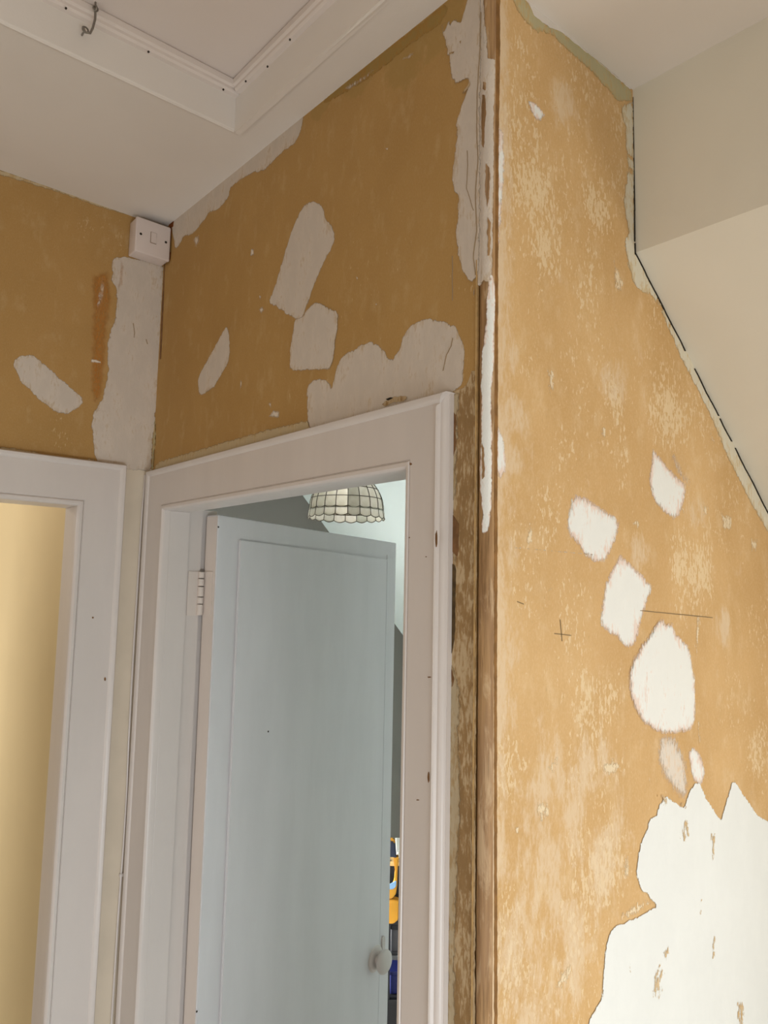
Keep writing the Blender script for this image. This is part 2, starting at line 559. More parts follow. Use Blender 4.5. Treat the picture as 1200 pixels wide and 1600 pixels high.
XR = 2.45
WX0, WX1, WZ0, WZ1 = .88, 1.38, -1.39, -.55       # gable window, hidden behind the open door
xt = g1.x - (0.80 - g1.z) / -gs
bm = bmesh.new()
ze = bed_z(XR + .1)
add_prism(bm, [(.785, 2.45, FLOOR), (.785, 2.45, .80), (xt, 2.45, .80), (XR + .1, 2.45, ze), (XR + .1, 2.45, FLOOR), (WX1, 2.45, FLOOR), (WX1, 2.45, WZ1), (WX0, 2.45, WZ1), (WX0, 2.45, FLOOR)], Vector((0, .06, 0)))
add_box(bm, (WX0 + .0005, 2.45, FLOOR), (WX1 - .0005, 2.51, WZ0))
structure(obj('wall_gable', bm, M_gable), 'bedroom end wall behind the door, its shade painted grey')
win2 = structure(empty('window_2', (WX0, 2.48, WZ0)))
for lo, hi in (((WX0, 2.46, WZ0), (WX0 + .04, 2.5, WZ1)), ((WX1 - .04, 2.46, WZ0), (WX1, 2.5, WZ1)), ((WX0 + .04, 2.46, WZ0), (WX1 - .04, 2.5, WZ0 + .04)),
               ((WX0 + .04, 2.46, WZ1 - .04), (WX1 - .04, 2.5, WZ1)), (((WX0 + WX1) / 2 - .012, 2.465, WZ0 + .04), ((WX0 + WX1) / 2 + .012, 2.495, WZ1 - .04))):
    child_later = box('window_bar', lo, hi, M_wood)
    child_later.parent = win2; child_later.matrix_parent_inverse = win2.matrix_basis.inverted()
bm = bmesh.new()
sn = Vector((-gs, 0, 1)).normalized() * .04
add_prism(bm, [Vector((xt, .75, bed_z(xt))), Vector((XR + .1, .75, ze)), Vector((XR + .1, 2.45, ze)), Vector((xt, 2.45, bed_z(xt)))], sn)
structure(obj('ceiling_bedroom_slope', bm, M_slope), 'bright white bedroom roof slope seen over the door')
box('ceiling_bedroom', (.786, .75, .80), (xt + .02, 2.5, .84), M_far)['kind'] = 'structure'
box('wall_bedroom_party', (.786, .70, FLOOR), (XR + .1, .75, .84), M_far)['kind'] = 'structure'
box('wall_bedroom_knee', (XR, .75, FLOOR), (XR + .06, 2.45, bed_z(XR + .06)), M_far)['kind'] = 'structure'
# side room behind the left doorway
box('wall_side_room', (.60, YA + .061, FLOOR), (.68, 4.2, .9), M_yellow)['kind'] = 'structure'
box('wall_bedroom_left', (.72, YA + .002, FLOOR), (.786, 2.5, .84), M_far)['kind'] = 'structure'
box('wall_side_room_far', (-1.3, 4.14, FLOOR), (.60, 4.2, .9), M_yellow)['kind'] = 'structure'
box('ceiling_side_room', (-1.3, YA + .061, .87), (.70, 4.2, .92), M_cream)['kind'] = 'structure'

# ------------------------------------------------------------------ loft hatch in the ceiling
hatch = empty('loft_hatch', (HX, HY, ceil_z(HY)))
tag(hatch, 'recessed white loft hatch with beaded stop strips in the ceiling', 'hatch')


def child(o, p):
    o.parent = p; o.matrix_parent_inverse = p.matrix_basis.inverted(); return o


child(box('hatch_lid', (HX0 - .03, HY0 - .03, HTOP + .0), (HX + .03, HY + .03, HTOP + .02), M_lid), hatch)
zc0 = ceil_z(HY) + .0005
for lo, hi in (((HX0 - .012, HY, zc0 - .0005), (HX + .012, HY + .012, HTOP)), ((HX, HY0 - .012, zc0 - .008), (HX + .012, HY - .0002, HTOP)),
               ((HX0 - .012, HY0, zc0 - .006), (HX0, HY - .0002, HTOP)), ((HX0, HY0 - .012, zc0 - .009), (HX - .0002, HY0, HTOP))):
    child(box('hatch_lining', lo, hi, M_ceiling), hatch)


def profile_strip(name, prof, a, b, na, nb, mat, parent=None):
    """prof points (u, v): u along na, v along nb; swept straight from a to b"""
    bm = bmesh.new()
    add_prism(bm, [Vector(a) + Vector(na) * u + Vector(nb) * v for u, v in prof], Vector(b) - Vector(a))
    o = obj(name, bm, mat)
    if parent: child(o, parent)
    return o


def rnd(w, h, n=5):
    """bar of width w and height h with a rounded outer edge"""
    return [(0, 0), (0, h)] + [(w - h * .5 + h * .5 * math.sin(t * math.pi / 2 / n * 2 - 0), h * .5 + h * .5 * math.cos(t * math.pi / n)) for t in range(1, n)] + [(w, 0)]


stop_prof = [(0, 0), (.0, .013), (.004, .016), (.014, .016), (.017, .012), (.022, .012), (.026, .009), (.026, 0)]
# on the far face (sits below the lid, against the lining)
s1 = profile_strip('stop_strip', [(-u, v) for u, v in stop_prof], (HX0, HY, HTOP), (HX, HY, HTOP), (0, 0, 1), (0, -1, 0), M_lid, hatch)
s2 = profile_strip('stop_strip', [(-u, v) for u, v in stop_prof], (HX, HY0, HTOP), (HX, HY - .016, HTOP), (0, 0, 1), (-1, 0, 0), M_lid, hatch)
for q in ((103, 13), (232, 81), (349, 140)):
    p = on_y(*q, HY - .0165)
    bm = bmesh.new(); add_lathe(bm, [(0, .001), (.0018, .001), (.0018, -.001)], Matrix.Translation(p) @ Matrix.Rotation(R(90), 4, 'X'), 8)
    child(obj('nail_head', bm, M_screw), hatch)
for q in ((384, 127), (418, 104), (453, 62)):
    p = on_x(*q, HX - .0165)
    bm = bmesh.new(); add_lathe(bm, [(0, .001), (.0018, .001), (.0018, -.001)], Matrix.Translation(p) @ Matrix.Rotation(R(-90), 4, 'Y'), 8)
    child(obj('nail_head', bm, M_screw), hatch)
# thin bead round the lower edge
bead = [(0, 0), (.001, -.003), (.004, -.0045), (.008, -.0035), (.010, 0)]
profile_strip('edge_bead', bead, (HX0, HY, ceil_z(HY)), (HX + .008, HY, ceil_z(HY)), (0, 1, 0), (0, 0, 1), M_ceiling, hatch)
profile_strip('edge_bead', bead, (HX, HY0, ceil_z(HY0)), (HX, HY + .008, ceil_z(HY)), (1, 0, 0), (0, 0, 1), M_ceiling, hatch)

# hook and eye that holds the hatch
pa = on_y(128, 55, HY - .001); pb = on_z(150, 3, HTOP - .001)
hook = empty('hook_and_eye', pa)
tag(hook, 'small wire hook and eye fastening the loft hatch lid', 'hook')
bm = bmesh.new()
out = Vector((0, -1, 0))
e1 = pa + out * .012
add_tube(bm, [pa, e1], .0016, 8)
ringpts = [e1 + Vector((math.cos(t), 0, math.sin(t))) * .0045 + out * .004 for t in [i * math.pi / 6 for i in range(13)]]
add_tube(bm, ringpts, .0013, 8, False)
child(obj('screw_eye', bm, M_metal, smooth=True), hook)
top = pb + Vector((0, 0, -.012))
bm = bmesh.new()
pth = [e1 + out * .004 + Vector((-.004, 0, .003)), e1 + out * .006 + Vector((.0, 0, -.006)), e1 + out * .007 + Vector((.007, 0, -.004)), e1 + out * .008 + Vector((.010, 0, .006)),
       (e1 + out * .008).lerp(top, .55) + Vector((.006, 0, 0)), top + Vector((.0, 0, -.002))]
add_tube(bm, pth, .0019, 8)
add_tube(bm, [top + Vector((math.cos(t), 0, math.sin(t))) * .004 for t in [i * math.pi / 6 for i in range(13)]], .0012, 8, False)
child(obj('hook_wire', bm, M_metal, smooth=True), hook)
bm = bmesh.new()
add_tube(bm, [top + Vector((0, .002, .003)), pb + Vector((0, .002, .001))], .0016, 8)
add_tube(bm, [top + Vector((0, math.cos(t), math.sin(t))) * .0045 for t in [i * math.pi / 6 for i in range(13)]], .0013, 8, False)
child(obj('lid_eye', bm, M_metal, smooth=True), hook)

# ------------------------------------------------------------------ door casings
# profile: (distance outward from the opening, height proud of the wall)
cas_prof = [(0, 0), (0, .012), (.001, .0155), (.004, .018), (.008, .018), (.0098, .0148), (.011, .0168), (.0605, .0168), (.0612, .0192), (.0632, .0205), (.0652, .0195), (.0664, .0165),
            (.0674, .0152), (.0694, .0152), (.0722, .0146), (.0744, .0132), (.0758, .011), (.0763, .0092), (.0766, .0082), (.0778, .0082), (.0778, 0)]
thin_prof = [(0, 0), (0, .012), (.001, .0155), (.004, .0185), (.009, .0185), (.012, .015), (.013, .0165), (.082, .0165), (.0835, .0185), (.088, .0215), (.093, .0215), (.0955, .017), (.0958, .009), (.0958, 0)]


def casing(prof, origin, ax, zt, side, n, mat, zb=FLOOR, kz=1.0, kr=1.0):
    """side -1/+1: upright left/right of the opening, mitred at the top; side 0: head. ax = axis along the wall"""
    bm = bmesh.new()
    rings = []
    if side != 0:
        s0 = origin[0]
        for top in (0, 1):
            rings.append([bm.verts.new(Vector(ax) * (s0 + side * u) + Vector((0, 0, (zt + u * kz) if top else zb)) + Vector(n) * (v + .0001) + Vector(origin[1])) for u, v in prof])
    else:
        l, r_ = origin[0]
        for s0, sg in ((l, -kr), (r_, 1)):
            rings.append([bm.verts.new(Vector(ax) * (s0 + sg * u) + Vector((0, 0, zt + u)) + Vector(n) * (v + .0001) + Vector(origin[1])) for u, v in prof])
    k = len(prof)
    for i in range(k):
        bm.faces.new([rings[0][i], rings[0][(i + 1) % k], rings[1][(i + 1) % k], rings[1][i]])
    bm.faces.new(rings[0]); bm.faces.new(rings[1][::-1])
    return bm


trim1 = structure(empty('trim_1', (XB, OPR, FLOOR)), 'white moulded casing round the bedroom doorway')
o3 = Vector((XB, 0, 0))
child(obj('casing_upright', casing(cas_prof, (OPR, o3), (0, 1, 0), OPT, -1, (-1, 0, 0), M_wood, kz=.0945 / .0778), M_wood, smooth=True), trim1)
child(obj('casing_upright', casing(thin_prof, (OPL, o3), (0, 1, 0), OPT, 1, (-1, 0, 0), M_wood), M_wood, smooth=True), trim1)
child(obj('casing_head', casing(thin_prof, ((OPR, OPL), o3), (0, 1, 0), OPT, 0, (-1, 0, 0), M_wood, kr=.0778 / .0945), M_wood, smooth=True), trim1)
# lining of the doorway with its rebate
JX = .782
lo = XB + .0
child(box('lining', (lo, OPL, FLOOR), (.747, OPL + .02, OPT), M_wood, bevel=.001), trim1)
child(box('scribe_strip', (XB - .014, OPL + .0950, FLOOR), (XB, YA, OPT + .083), M_wood), trim1)
child(box('lining', (.779, OPL + .010, FLOOR), (JX + .036, OPL + .02, OPT + .009), M_wood), trim1)  # added run behind the rebate, blocks bedroom light at the hinge gap
child(box('lining', (.747, OPL + .0035, FLOOR), (.779, OPL + .02, OPT + .009), M_wood), trim1)
child(box('lining', (lo, OPR - .02, FLOOR), (.747, OPR, OPT), M_wood, bevel=.001), trim1)
child(box('lining', (.747, OPR - .02, FLOOR), (JX, OPR - .009, OPT + .009), M_wood), trim1)
child(box('lining_head', (lo, OPR - .02, OPT), (.747, OPL + .02, OPT + .02), M_wood, bevel=.001), trim1)
child(box('lining_head', (.747, OPR - .02, OPT + .009), (JX, OPL + .02, OPT + .02), M_wood), trim1)

trim2 = structure(empty('trim_2', (AR, YA, FLOOR)), 'white moulded casing round the left doorway')
o3 = Vector((0, YA, 0))
ACW = (.634 - AR)
k = ACW / .0958
a_prof = [(u * k, v) for u, v in thin_prof]
child(obj('casing_upright', casing(a_prof, (AR, o3), (1, 0, 0), AT, 1, (0, -1, 0), M_wood), M_wood, smooth=True), trim2)
child(obj('casing_upright', casing(a_prof, (AL, o3), (1, 0, 0), AT, -1, (0, -1, 0), M_wood), M_wood, smooth=True), trim2)
child(obj('casing_head', casing(a_prof, ((AL, AR), o3), (1, 0, 0), AT, 0, (0, -1, 0), M_wood), M_wood, smooth=True), trim2)
child(box('lining', (AR, YA, FLOOR), (AR + .02, YA + .063, AT), M_wood, bevel=.001), trim2)
child(box('lining', (AL - .02, YA, FLOOR), (AL, YA + .063, AT), M_wood), trim2)
child(box('lining_head', (AL - .02, YA, AT), (AR + .02, YA + .063, AT + .02), M_wood), trim2)
# unseen door leaf added left of the frame to shadow the side room wall
d2 = structure(empty('door_blocker', (AL, YA + .07, FLOOR)))
child(box('door_leaf', (AL - .04, YA + .07, FLOOR + .01), (AL, YA + .82, AT), M_door), d2)

# chips on the casing
for n_, (x, y, wpx, hpx) in enumerate(((682, 843, 2, 14), (671, 1058, 3, 1.2), (670, 1214, 1.6, 9), (642, 725, 2, 2), (640, 840, 1, 1), (666, 870, 1, 1), (653, 1250, 3, 1))):
    px = XB - (.0268 if x > 680 else .0167)
    pts = [on_x(x + wpx * math.cos(t) * random.uniform(.7, 1.1), y + hpx * math.sin(t) * random.uniform(.7, 1.1), px) for t in [i * math.pi / 5 for i in range(10)]]
    bm = bmesh.new(); add_prism(bm, pts, Vector((-.0006, 0, 0)))
    child(obj('paint_chip', bm, M_chip), trim1)
for x, y, wpx, hpx in ((145, 965, 1.5, 1.5), (164, 1061, 1.5, 3), (119, 893, 1.5, 1.5)):
    pts = [on_y(x + wpx * math.cos(t), y + hpx * math.sin(t), YA - .0167) for t in [i * math.pi / 4 for i in range(8)]]
    bm = bmesh.new(); add_prism(bm, pts, Vector((0, -.0006, 0)))
    child(obj('paint_chip', bm, M_chip), trim2)

# ------------------------------------------------------------------ filler, paint and scrapes on the walls
cnt = [0]


def wall_patch(wall, name, px, mat, plane, v, amp=.0022, th=.0004, label=None, off=0.0):
    cnt[0] += 1
    if plane == 'x':
        pts = [on_x(x, y, v) for x, y in px]; p2 = [(p.y, p.z) for p in pts]
        f = lambda s, t, h: Vector((v - off - h, s, t))
    else:
        pts = [on_y(x, y, v) for x, y in px]; p2 = [(p.x, p.z) for p in pts]
        f = lambda s, t, h: Vector((s, v - off - h, t))
    o = patch_obj(name, ragged(p2, amp, seed=cnt[0] * 3.7), f, th, mat, .018 if mat in (M_fill_c, M_thin) else .008)
    o.parent = wall
    if label: o['label'] = label
    return o


def B(name, px, mat, **k): return wall_patch(wall_b, name, px, mat, 'x', XB, **k)
def A(name, px, mat, **k): return wall_patch(wall_a, name, px, mat, 'y', YA, **k)
def W(name, px, mat, **k): return wall_patch(wall_c, name, px, mat, 'y', YC, **k)


# long wall
B('filler_patch', [(490, 312), (500, 318), (507, 330), (510, 345), (519, 352), (524, 365), (522, 380), (512, 400), (500, 425), (490, 450), (482, 470), (476, 490), (470, 502), (455, 495), (440, 485), (420, 474), (428, 450), (436, 425), (444, 398), (452, 372), (462, 345), (474, 322)], M_fill, label='tall slanting filler patch')
B('filler_patch', [(497, 472), (512, 478), (527, 488), (530, 497), (528, 515), (524, 540), (522, 560), (518, 575), (512, 579), (490, 579), (460, 579), (452, 575), (454, 545), (458, 520), (462, 500), (474, 494), (480, 484), (488, 476)], M_fill, th=.0011, label='square-bottomed filler patch')
B('filler_patch', [(480, 650), (479, 612), (482, 600), (492, 592), (508, 592), (516, 600), (519, 606), (523, 590), (526, 571), (540, 552), (556, 545), (566, 538), (578, 533), (592, 538), (601, 548), (608, 560), (614, 562), (622, 548), (630, 525), (642, 508), (655, 500), (670, 497), (690, 502), (710, 507), (718, 520), (724, 535), (728, 552), (725, 575), (725, 595), (722, 603), (700, 622), (650, 632), (620, 640), (590, 646), (545, 660), (500, 670), (484, 672)], M_fill, label='long scalloped filler patch over the door casing')
B('filler_patch', [(355, 507), (358, 520), (360, 545), (358, 565), (345, 588), (335, 605), (318, 617), (311, 617), (309, 590), (320, 570), (332, 548)], M_fill, amp=.0014, label='small pointed filler patch')
B('filler_strip', [(266, 346), (304, 312), (352, 275), (394, 233), (434, 199), (476, 170), (473, 192), (468, 212), (460, 226), (445, 235), (430, 250), (412, 268), (398, 269), (373, 283), (360, 294), (357, 310), (343, 327), (327, 333), (313, 353), (300, 367), (287, 370), (280, 383), (274, 392), (271, 370)], M_fill, label='pale filler along the ceiling edge')
B('filler_strip', [(735, -12), (752, -12), (753, 100), (751, 200), (752, 300), (750, 400), (750, 428), (744, 450), (741, 465), (740, 442), (730, 435), (722, 420), (715, 395), (712, 365), (715, 340), (718, 310), (712, 300), (708, 285), (707, 265), (710, 245), (714, 220), (714, 190), (722, 165), (729, 148), (733, 128), (728, 124), (712, 133), (708, 125), (703, 100), (699, 80), (697, 68), (690, 42), (695, 36), (712, 32), (722, 34), (726, 18)], M_fill, amp=.0026, th=.0014, label='broad broken filler strip beside the corner')
B('filler_fleck', [(300, 372), (310, 366), (313, 376), (306, 388)], M_thin, amp=.001)
for q in ([(410, 478), (404, 484), (408, 492), (414, 484)], [(392, 388), (398, 388), (397, 400), (391, 400)], [(428, 640), (438, 642), (436, 654), (418, 652)], [(404, 460), (409, 462), (407, 470)], [(536, 138), (560, 124), (590, 104), (575, 122), (545, 142)], [(620, 96), (640, 84), (652, 78), (640, 92)], [(418, 630), (424, 628), (424, 638)], [(376, 590), (379, 600), (375, 610)],
          [(602, 232), (607, 230), (606, 236)], [(588, 470), (590, 476), (586, 480)], [(556, 432), (560, 434), (558, 440)]):
    B('filler_fleck', q, M_thin, amp=.0006, th=.0004)
B('green_paint_patch', [(560, 106), (600, 76), (640, 50), (692, 8), (700, 16), (690, 34), (668, 52), (640, 70), (610, 96), (575, 124), (556, 134), (520, 156), (500, 164), (520, 140)], M_olive, amp=.003, th=.0003, label='faint old green paint along the ceiling')
B('paint_edge', [(238, 748), (330, 720), (420, 694), (490, 675), (480, 656), (440, 666), (420, 670), (330, 696), (245, 722)], M_rim_cream, amp=.0025, th=.0004)
# bare plaster beside the bedroom casing and its crumbly light rim
B('bare_strip', [(704, 612), (728, 604), (743, 560), (744, 480), (746, 700), (745, 1000), (744, 1300), (743, 1640), (700, 1640), (702, 1300), (703, 900)], M_strip, amp=.0012, th=.0005, label='scuffed brown bare strip')
B('crumbly_edge', [(703, 618), (720, 612), (718, 630), (716, 700), (714, 760), (709, 790), (716, 830), (714, 880), (712, 890), (708, 870), (706, 780), (704, 700)], M_rim, amp=.003, th=.0011)
B('crumbly_edge', [(705, 1030), (712, 1050), (720, 1075), (718, 1150), (722, 1230), (718, 1330), (714, 1420), (712, 1500), (714, 1640), (698, 1640), (700, 1300), (703, 1080)], M_rim, amp=.003, th=.0011)
for q in ([(707, 640), (714, 650), (713, 700), (708, 720)], [(706, 880), (713, 885), (712, 960), (711, 1000), (706, 1024), (704, 960)], [(706, 1045), (712, 1060), (708, 1075)], [(706, 800), (718, 820), (716, 870), (707, 862)]):
    B('bare_hole', q, M_strip_dark if q[0] == (706, 880) else M_chip, amp=.0015, th=.0013)
# cracks in the filler
def crack(fn, pts, wd, mat, th, amp=.0006):
    l = [(x - wd, y) for x, y in pts]; r_ = [(x + wd, y) for x, y in pts[::-1]]
    return fn('crack', l + r_, M_crack, amp=amp, th=th)
crack(B, [(752, 20), (751, 80), (747, 140), (746, 200), (748, 250), (744, 300), (746, 360), (741, 400), (744, 430)], .8, M_chip, .0017)
crack(B, [(731, 236), (732, 260), (730, 294), (735, 310), (741, 330)], .6, M_chip, .0017)
crack(B, [(708, 528), (706, 540), (698, 555), (693, 580)], .6, M_chip, .0010)
crack(B, [(707, 400), (707, 470)], .5, M_chip, .0006)
for q in ([(719, 66), (722, 64), (721, 70)], [(702, 84), (712, 80), (710, 84), (703, 87)], [(732, 134), (736, 126), (737, 134), (724, 150), (722, 148)]):
    B('bare_hole', q, M_strip, amp=.0008, th=.0019)
B('broken_plaster', [(598, 632), (604, 626), (616, 620), (634, 618), (640, 622), (630, 628), (614, 630), (603, 636)], M_strip, amp=.0015, th=.0016)
B('broken_plaster', [(604, 624), (612, 621), (616, 622), (608, 626)], M_dark, amp=.0006, th=.0022)
# seam of the corner between the left and the long wall
B('crack', [(238, 690), (243, 655), (244, 680), (240, 735), (237, 735)], M_green, amp=.001, th=.0016)
B('crack', [(258, 405), (256, 470), (252, 560), (250, 562), (254, 470)], M_chip, amp=.0006, th=.0012)

# left wall
A('filler_patch', [(18, 566), (30, 556), (50, 553), (62, 562), (85, 583), (110, 605), (134, 625), (122, 638), (103, 649), (88, 645), (75, 635), (60, 625), (45, 608), (32, 598), (25, 580)], M_fill, amp=.0015, label='slanting filler patch')
A('filler_strip', [(174, 400), (200, 402), (222, 406), (256, 414), (255, 440), (252, 520), (249, 570), (245, 630), (242, 660), (238, 700), (236, 737), (197, 734), (150, 720), (146, 700), (145, 685), (142, 665), (145, 645), (152, 635), (160, 620), (165, 600), (168, 575), (167, 540), (172, 515), (178, 505), (182, 470), (181, 450), (174, 440)], M_fill, amp=.0028, th=.001, label='broad pale filler column down the wall corner')
A('filler_fleck', [(160, 432), (164, 450), (158, 478), (150, 494), (152, 465)], M_thin, amp=.0015)
A('bare_hole', [(188, 404), (194, 416), (192, 440), (184, 462), (182, 452), (186, 430)], M_orange, amp=.002, th=.0013)
A('orange_stain', [(142, 430), (172, 420), (176, 470), (168, 520), (165, 580), (160, 620), (146, 642), (140, 600), (142, 520)], M_orange, amp=.004, th=.0003)
A('filler_fleck', [(142, 560), (156, 563), (158, 568), (142, 566)], M_thin, amp=.0012)
A('paint_edge', [(0, 697), (40, 703), (100, 714), (146, 718), (150, 722), (200, 736), (100, 722), (-5, 709)], M_rim_cream, amp=.0022, th=.0005)
A('paint_edge', [(-5, 263), (60, 286), (120, 305), (205, 334), (204, 338), (150, 322), (100, 304), (50, 289), (-5, 272)], M_rim_cream, amp=.002, th=.0006)
A('painted_strip', [(190, 728), (240, 734), (236, 800), (228, 1100), (206, 1660), (120, 1660), (150, 1300), (180, 900)], M_strip_cream, th=.0004, label='cream painted strip between the two door casings')
crack(A, [(208, 505), (210, 520), (209, 528)], .7, M_chip, .0014)
crack(A, [(228, 530), (230, 538)], .8, M_chip, .0014)
crack(A, [(147, 641), (165, 643)], .5, M_chip, .0014)

# right wall
W('filler_patch', [(1020, 700), (1030, 712), (1042, 728), (1055, 742), (1072, 757), (1070, 780), (1062, 805), (1052, 812), (1040, 803), (1028, 790), (1018, 775), (1014, 750), (1017, 720)], M_fill_c, label='highest white filler patch')
W('filler_fleck', [(1045, 700), (1055, 710), (1068, 735), (1082, 757), (1074, 760), (1060, 745), (1048, 720)], M_thin, amp=.001)
W('filler_patch', [(895, 771), (915, 777), (945, 797), (968, 812), (965, 835), (955, 860), (945, 878), (932, 880), (915, 870), (905, 855), (890, 838), (885, 825), (888, 800)], M_fill_c, amp=.0016, label='second white filler patch')
W('filler_patch', [(968, 866), (985, 880), (1005, 900), (1019, 917), (1010, 945), (1003, 965), (998, 990), (990, 1010), (978, 1012), (965, 998), (945, 985), (937, 975), (940, 945), (945, 912), (955, 890)], M_fill_c, amp=.0018, label='third white filler patch, pointed at its top')
W('filler_patch', [(1033, 962), (1038, 975), (1050, 974), (1055, 990), (1065, 1000), (1075, 1008), (1080, 1035), (1085, 1060), (1086, 1090), (1085, 1125), (1080, 1142), (1060, 1145), (1035, 1148), (1020, 1140), (1000, 1125), (990, 1105), (983, 1080), (981, 1060), (988, 1030), (1000, 1010), (1015, 990), (1022, 978)], M_fill_c, th=.0014, label='large oval white filler patch')
W('filler_patch', [(1030, 1145), (1055, 1148), (1063, 1165), (1070, 1180), (1074, 1200), (1076, 1230), (1070, 1256), (1050, 1235), (1035, 1215), (1026, 1190)], M_thin, label='thin pinkish filler smear')
W('filler_patch', [(1075, 1175), (1083, 1165), (1095, 1180), (1102, 1205), (1096, 1228), (1084, 1222), (1078, 1200)], M_fill_c, amp=.0015)
W('skim_coat', [(1040, 1242), (1055, 1255), (1068, 1262), (1075, 1240), (1085, 1220), (1093, 1225), (1105, 1250), (1120, 1275), (1125, 1280), (1135, 1250), (1145, 1217), (1160, 1240), (1175, 1262), (1185, 1275), (1200, 1283), (1240, 1310), (1270, 1700), (905, 1700), (920, 1595), (925, 1580), (940, 1560), (942, 1520), (945, 1480), (952, 1455), (965, 1445), (990, 1435), (1010, 1425), (1025, 1415), (1012, 1400), (1000, 1390), (994, 1365), (997, 1335), (1003, 1310), (1012, 1290), (1015, 1278), (1025, 1275), (1030, 1255)], M_skim, th=.0012, label='large white skim coat rising in points')
W('filler_fleck', [(824, 158), (835, 160), (845, 170), (851, 180), (845, 190), (838, 188), (830, 175)], M_fill_c, amp=.0012)
W('paint_edge', [(968, 166), (989, 158), (990, 250), (991, 380), (996, 400), (1010, 424), (1050, 502), (1100, 594), (1150, 694), (1205, 798), (1205, 840), (1175, 790), (1150, 740), (1140, 722), (1110, 650), (1090, 610), (1065, 562), (1047, 520), (1030, 478), (1018, 462), (1000, 455), (988, 440), (980, 410), (976, 380), (982, 360), (976, 330), (974, 310), (979, 280), (981, 255), (977, 225), (977, 200)], M_cream_edge, amp=.003, th=.0006, label='pale paint left along the roof slope')
W('green_paint_patch', [(798, -8), (815, -8), (825, 6), (850, 38), (875, 47), (900, 66), (940, 98), (985, 140), (988, 157), (965, 158), (950, 140), (930, 118), (905, 95), (880, 72), (865, 55), (835, 48), (810, 22)], M_green, amp=.003, th=.0005, label='old green paint under the ceiling')
W('ceiling_paint_lap', [(815, -8), (835, -8), (880, 48), (935, 98), (986, 139), (984, 140), (938, 100), (900, 69), (876, 50), (866, 46), (858, 42), (845, 34), (832, 22), (826, 6)], M_ceiling, amp=.0022, th=.001)
for q in ([(938, 660), (948, 672), (947, 686), (938, 680)], [(855, 576), (866, 578), (868, 610), (860, 622), (856, 600)], [(958, 402), (966, 420), (975, 445), (972, 456), (960, 455), (958, 430)], [(1104, 665), (1114, 680), (1120, 696), (1112, 690)], [(1172, 842), (1184, 842), (1183, 862), (1174, 862)], [(990, 808), (1000, 815), (998, 826), (988, 822)],
          [(1088, 962), (1094, 964), (1092, 1010), (1088, 1030), (1086, 1000)], [(1086, 1105), (1094, 1130), (1096, 1165), (1090, 1160)], [(1068, 805), (1060, 790), (1072, 792)], [(852, 920), (866, 916), (858, 928)], [(828, 800), (834, 830), (830, 860), (822, 840)], [(802, 1290), (812, 1288), (812, 1302), (804, 1304)], [(838, 1250), (858, 1255), (862, 1275), (846, 1284), (836, 1270)], [(874, 1520), (892, 1502), (894, 1520), (880, 1545), (866, 1550), (868, 1532)],
          [(855, 1200), (872, 1175), (874, 1188), (866, 1210)], [(940, 1192), (960, 1184), (972, 1200), (958, 1212), (944, 1210)], [(1098, 786), (1108, 792), (1106, 810), (1098, 806)], [(1126, 800), (1144, 806), (1142, 830), (1128, 830)], [(1012, 1208), (1018, 1222), (1020, 1230), (1012, 1220)],
          [(974, 1340), (982, 1334), (984, 1370), (976, 1378), (972, 1360)], [(970, 1425), (990, 1412), (1012, 1405), (1020, 1412), (996, 1430), (968, 1440)], [(778, 200), (786, 205), (788, 240), (784, 330), (778, 400), (775, 300)], [(776, 660), (788, 690), (790, 740), (780, 750), (774, 720)]):
    W('filler_fleck', q, M_fill_c if q[0][0] in (778, 776) else M_speck, amp=.003, th=.0004)
# bare places left in the skim coat
for q in ([(1066, 1275), (1075, 1280), (1076, 1305), (1066, 1316), (1060, 1314)], [(1026, 1240), (1040, 1238), (1046, 1256), (1034, 1262)], [(1018, 1530), (1032, 1500), (1038, 1520), (1030, 1566), (1018, 1566)], [(1108, 1300), (1118, 1302), (1116, 1346), (1110, 1350)], [(1112, 1455), (1117, 1462), (1116, 1500), (1110, 1502)], [(1150, 1560), (1162, 1565), (1160, 1610), (1150, 1600)], [(1034, 1480), (1046, 1478), (1044, 1500), (1032, 1500)], [(1092, 1402), (1095, 1404), (1095, 1430), (1091, 1430)], [(983, 1498), (987, 1500), (985, 1520), (981, 1516)],
          [(1058, 1252), (1070, 1250), (1074, 1262), (1062, 1264)]):
    W('bare_fleck', q, M_bare, amp=.004, th=.0018)
W('corner_groove', [(773, -8), (781, -8), (781, 90), (779, 200), (778, 440), (777, 800), (776, 1200), (777, 1640), (772, 1640), (772, 800), (773, 300)], M_corner, amp=.0008, th=.0005)  # flat brown band painted in for the groove between bead and wall
# pencil marks
for a, b in (((1000, 954), (1113, 965)), ((866, 990), (892, 993)), ((875, 968), (878, 1002)), ((808, 940), (818, 944))):
    W('pencil_mark', [(a[0], a[1] - .7), (b[0], b[1] - .7), (b[0], b[1] + .7), (a[0], a[1] + .7)] if abs(a[0] - b[0]) > 8 else [(a[0] - .6, a[1]), (b[0] - .6, b[1]), (b[0] + .6, b[1]), (a[0] + .6, a[1])], M_pencil, amp=.0002, th=.0006)
W('scratch', [(800, 854), (930, 866), (930, 868), (800, 856)], M_thin, amp=.0003, th=.0004)
# open joint between the right wall and the slope
def edge_pts(y0, y1, n=6):
    return [(992.2 + (y - 395) * 207 / 405 + .5 * math.sin(y * .11), y) for y in [y0 + (y1 - y0) * i / n for i in range(n + 1)]]


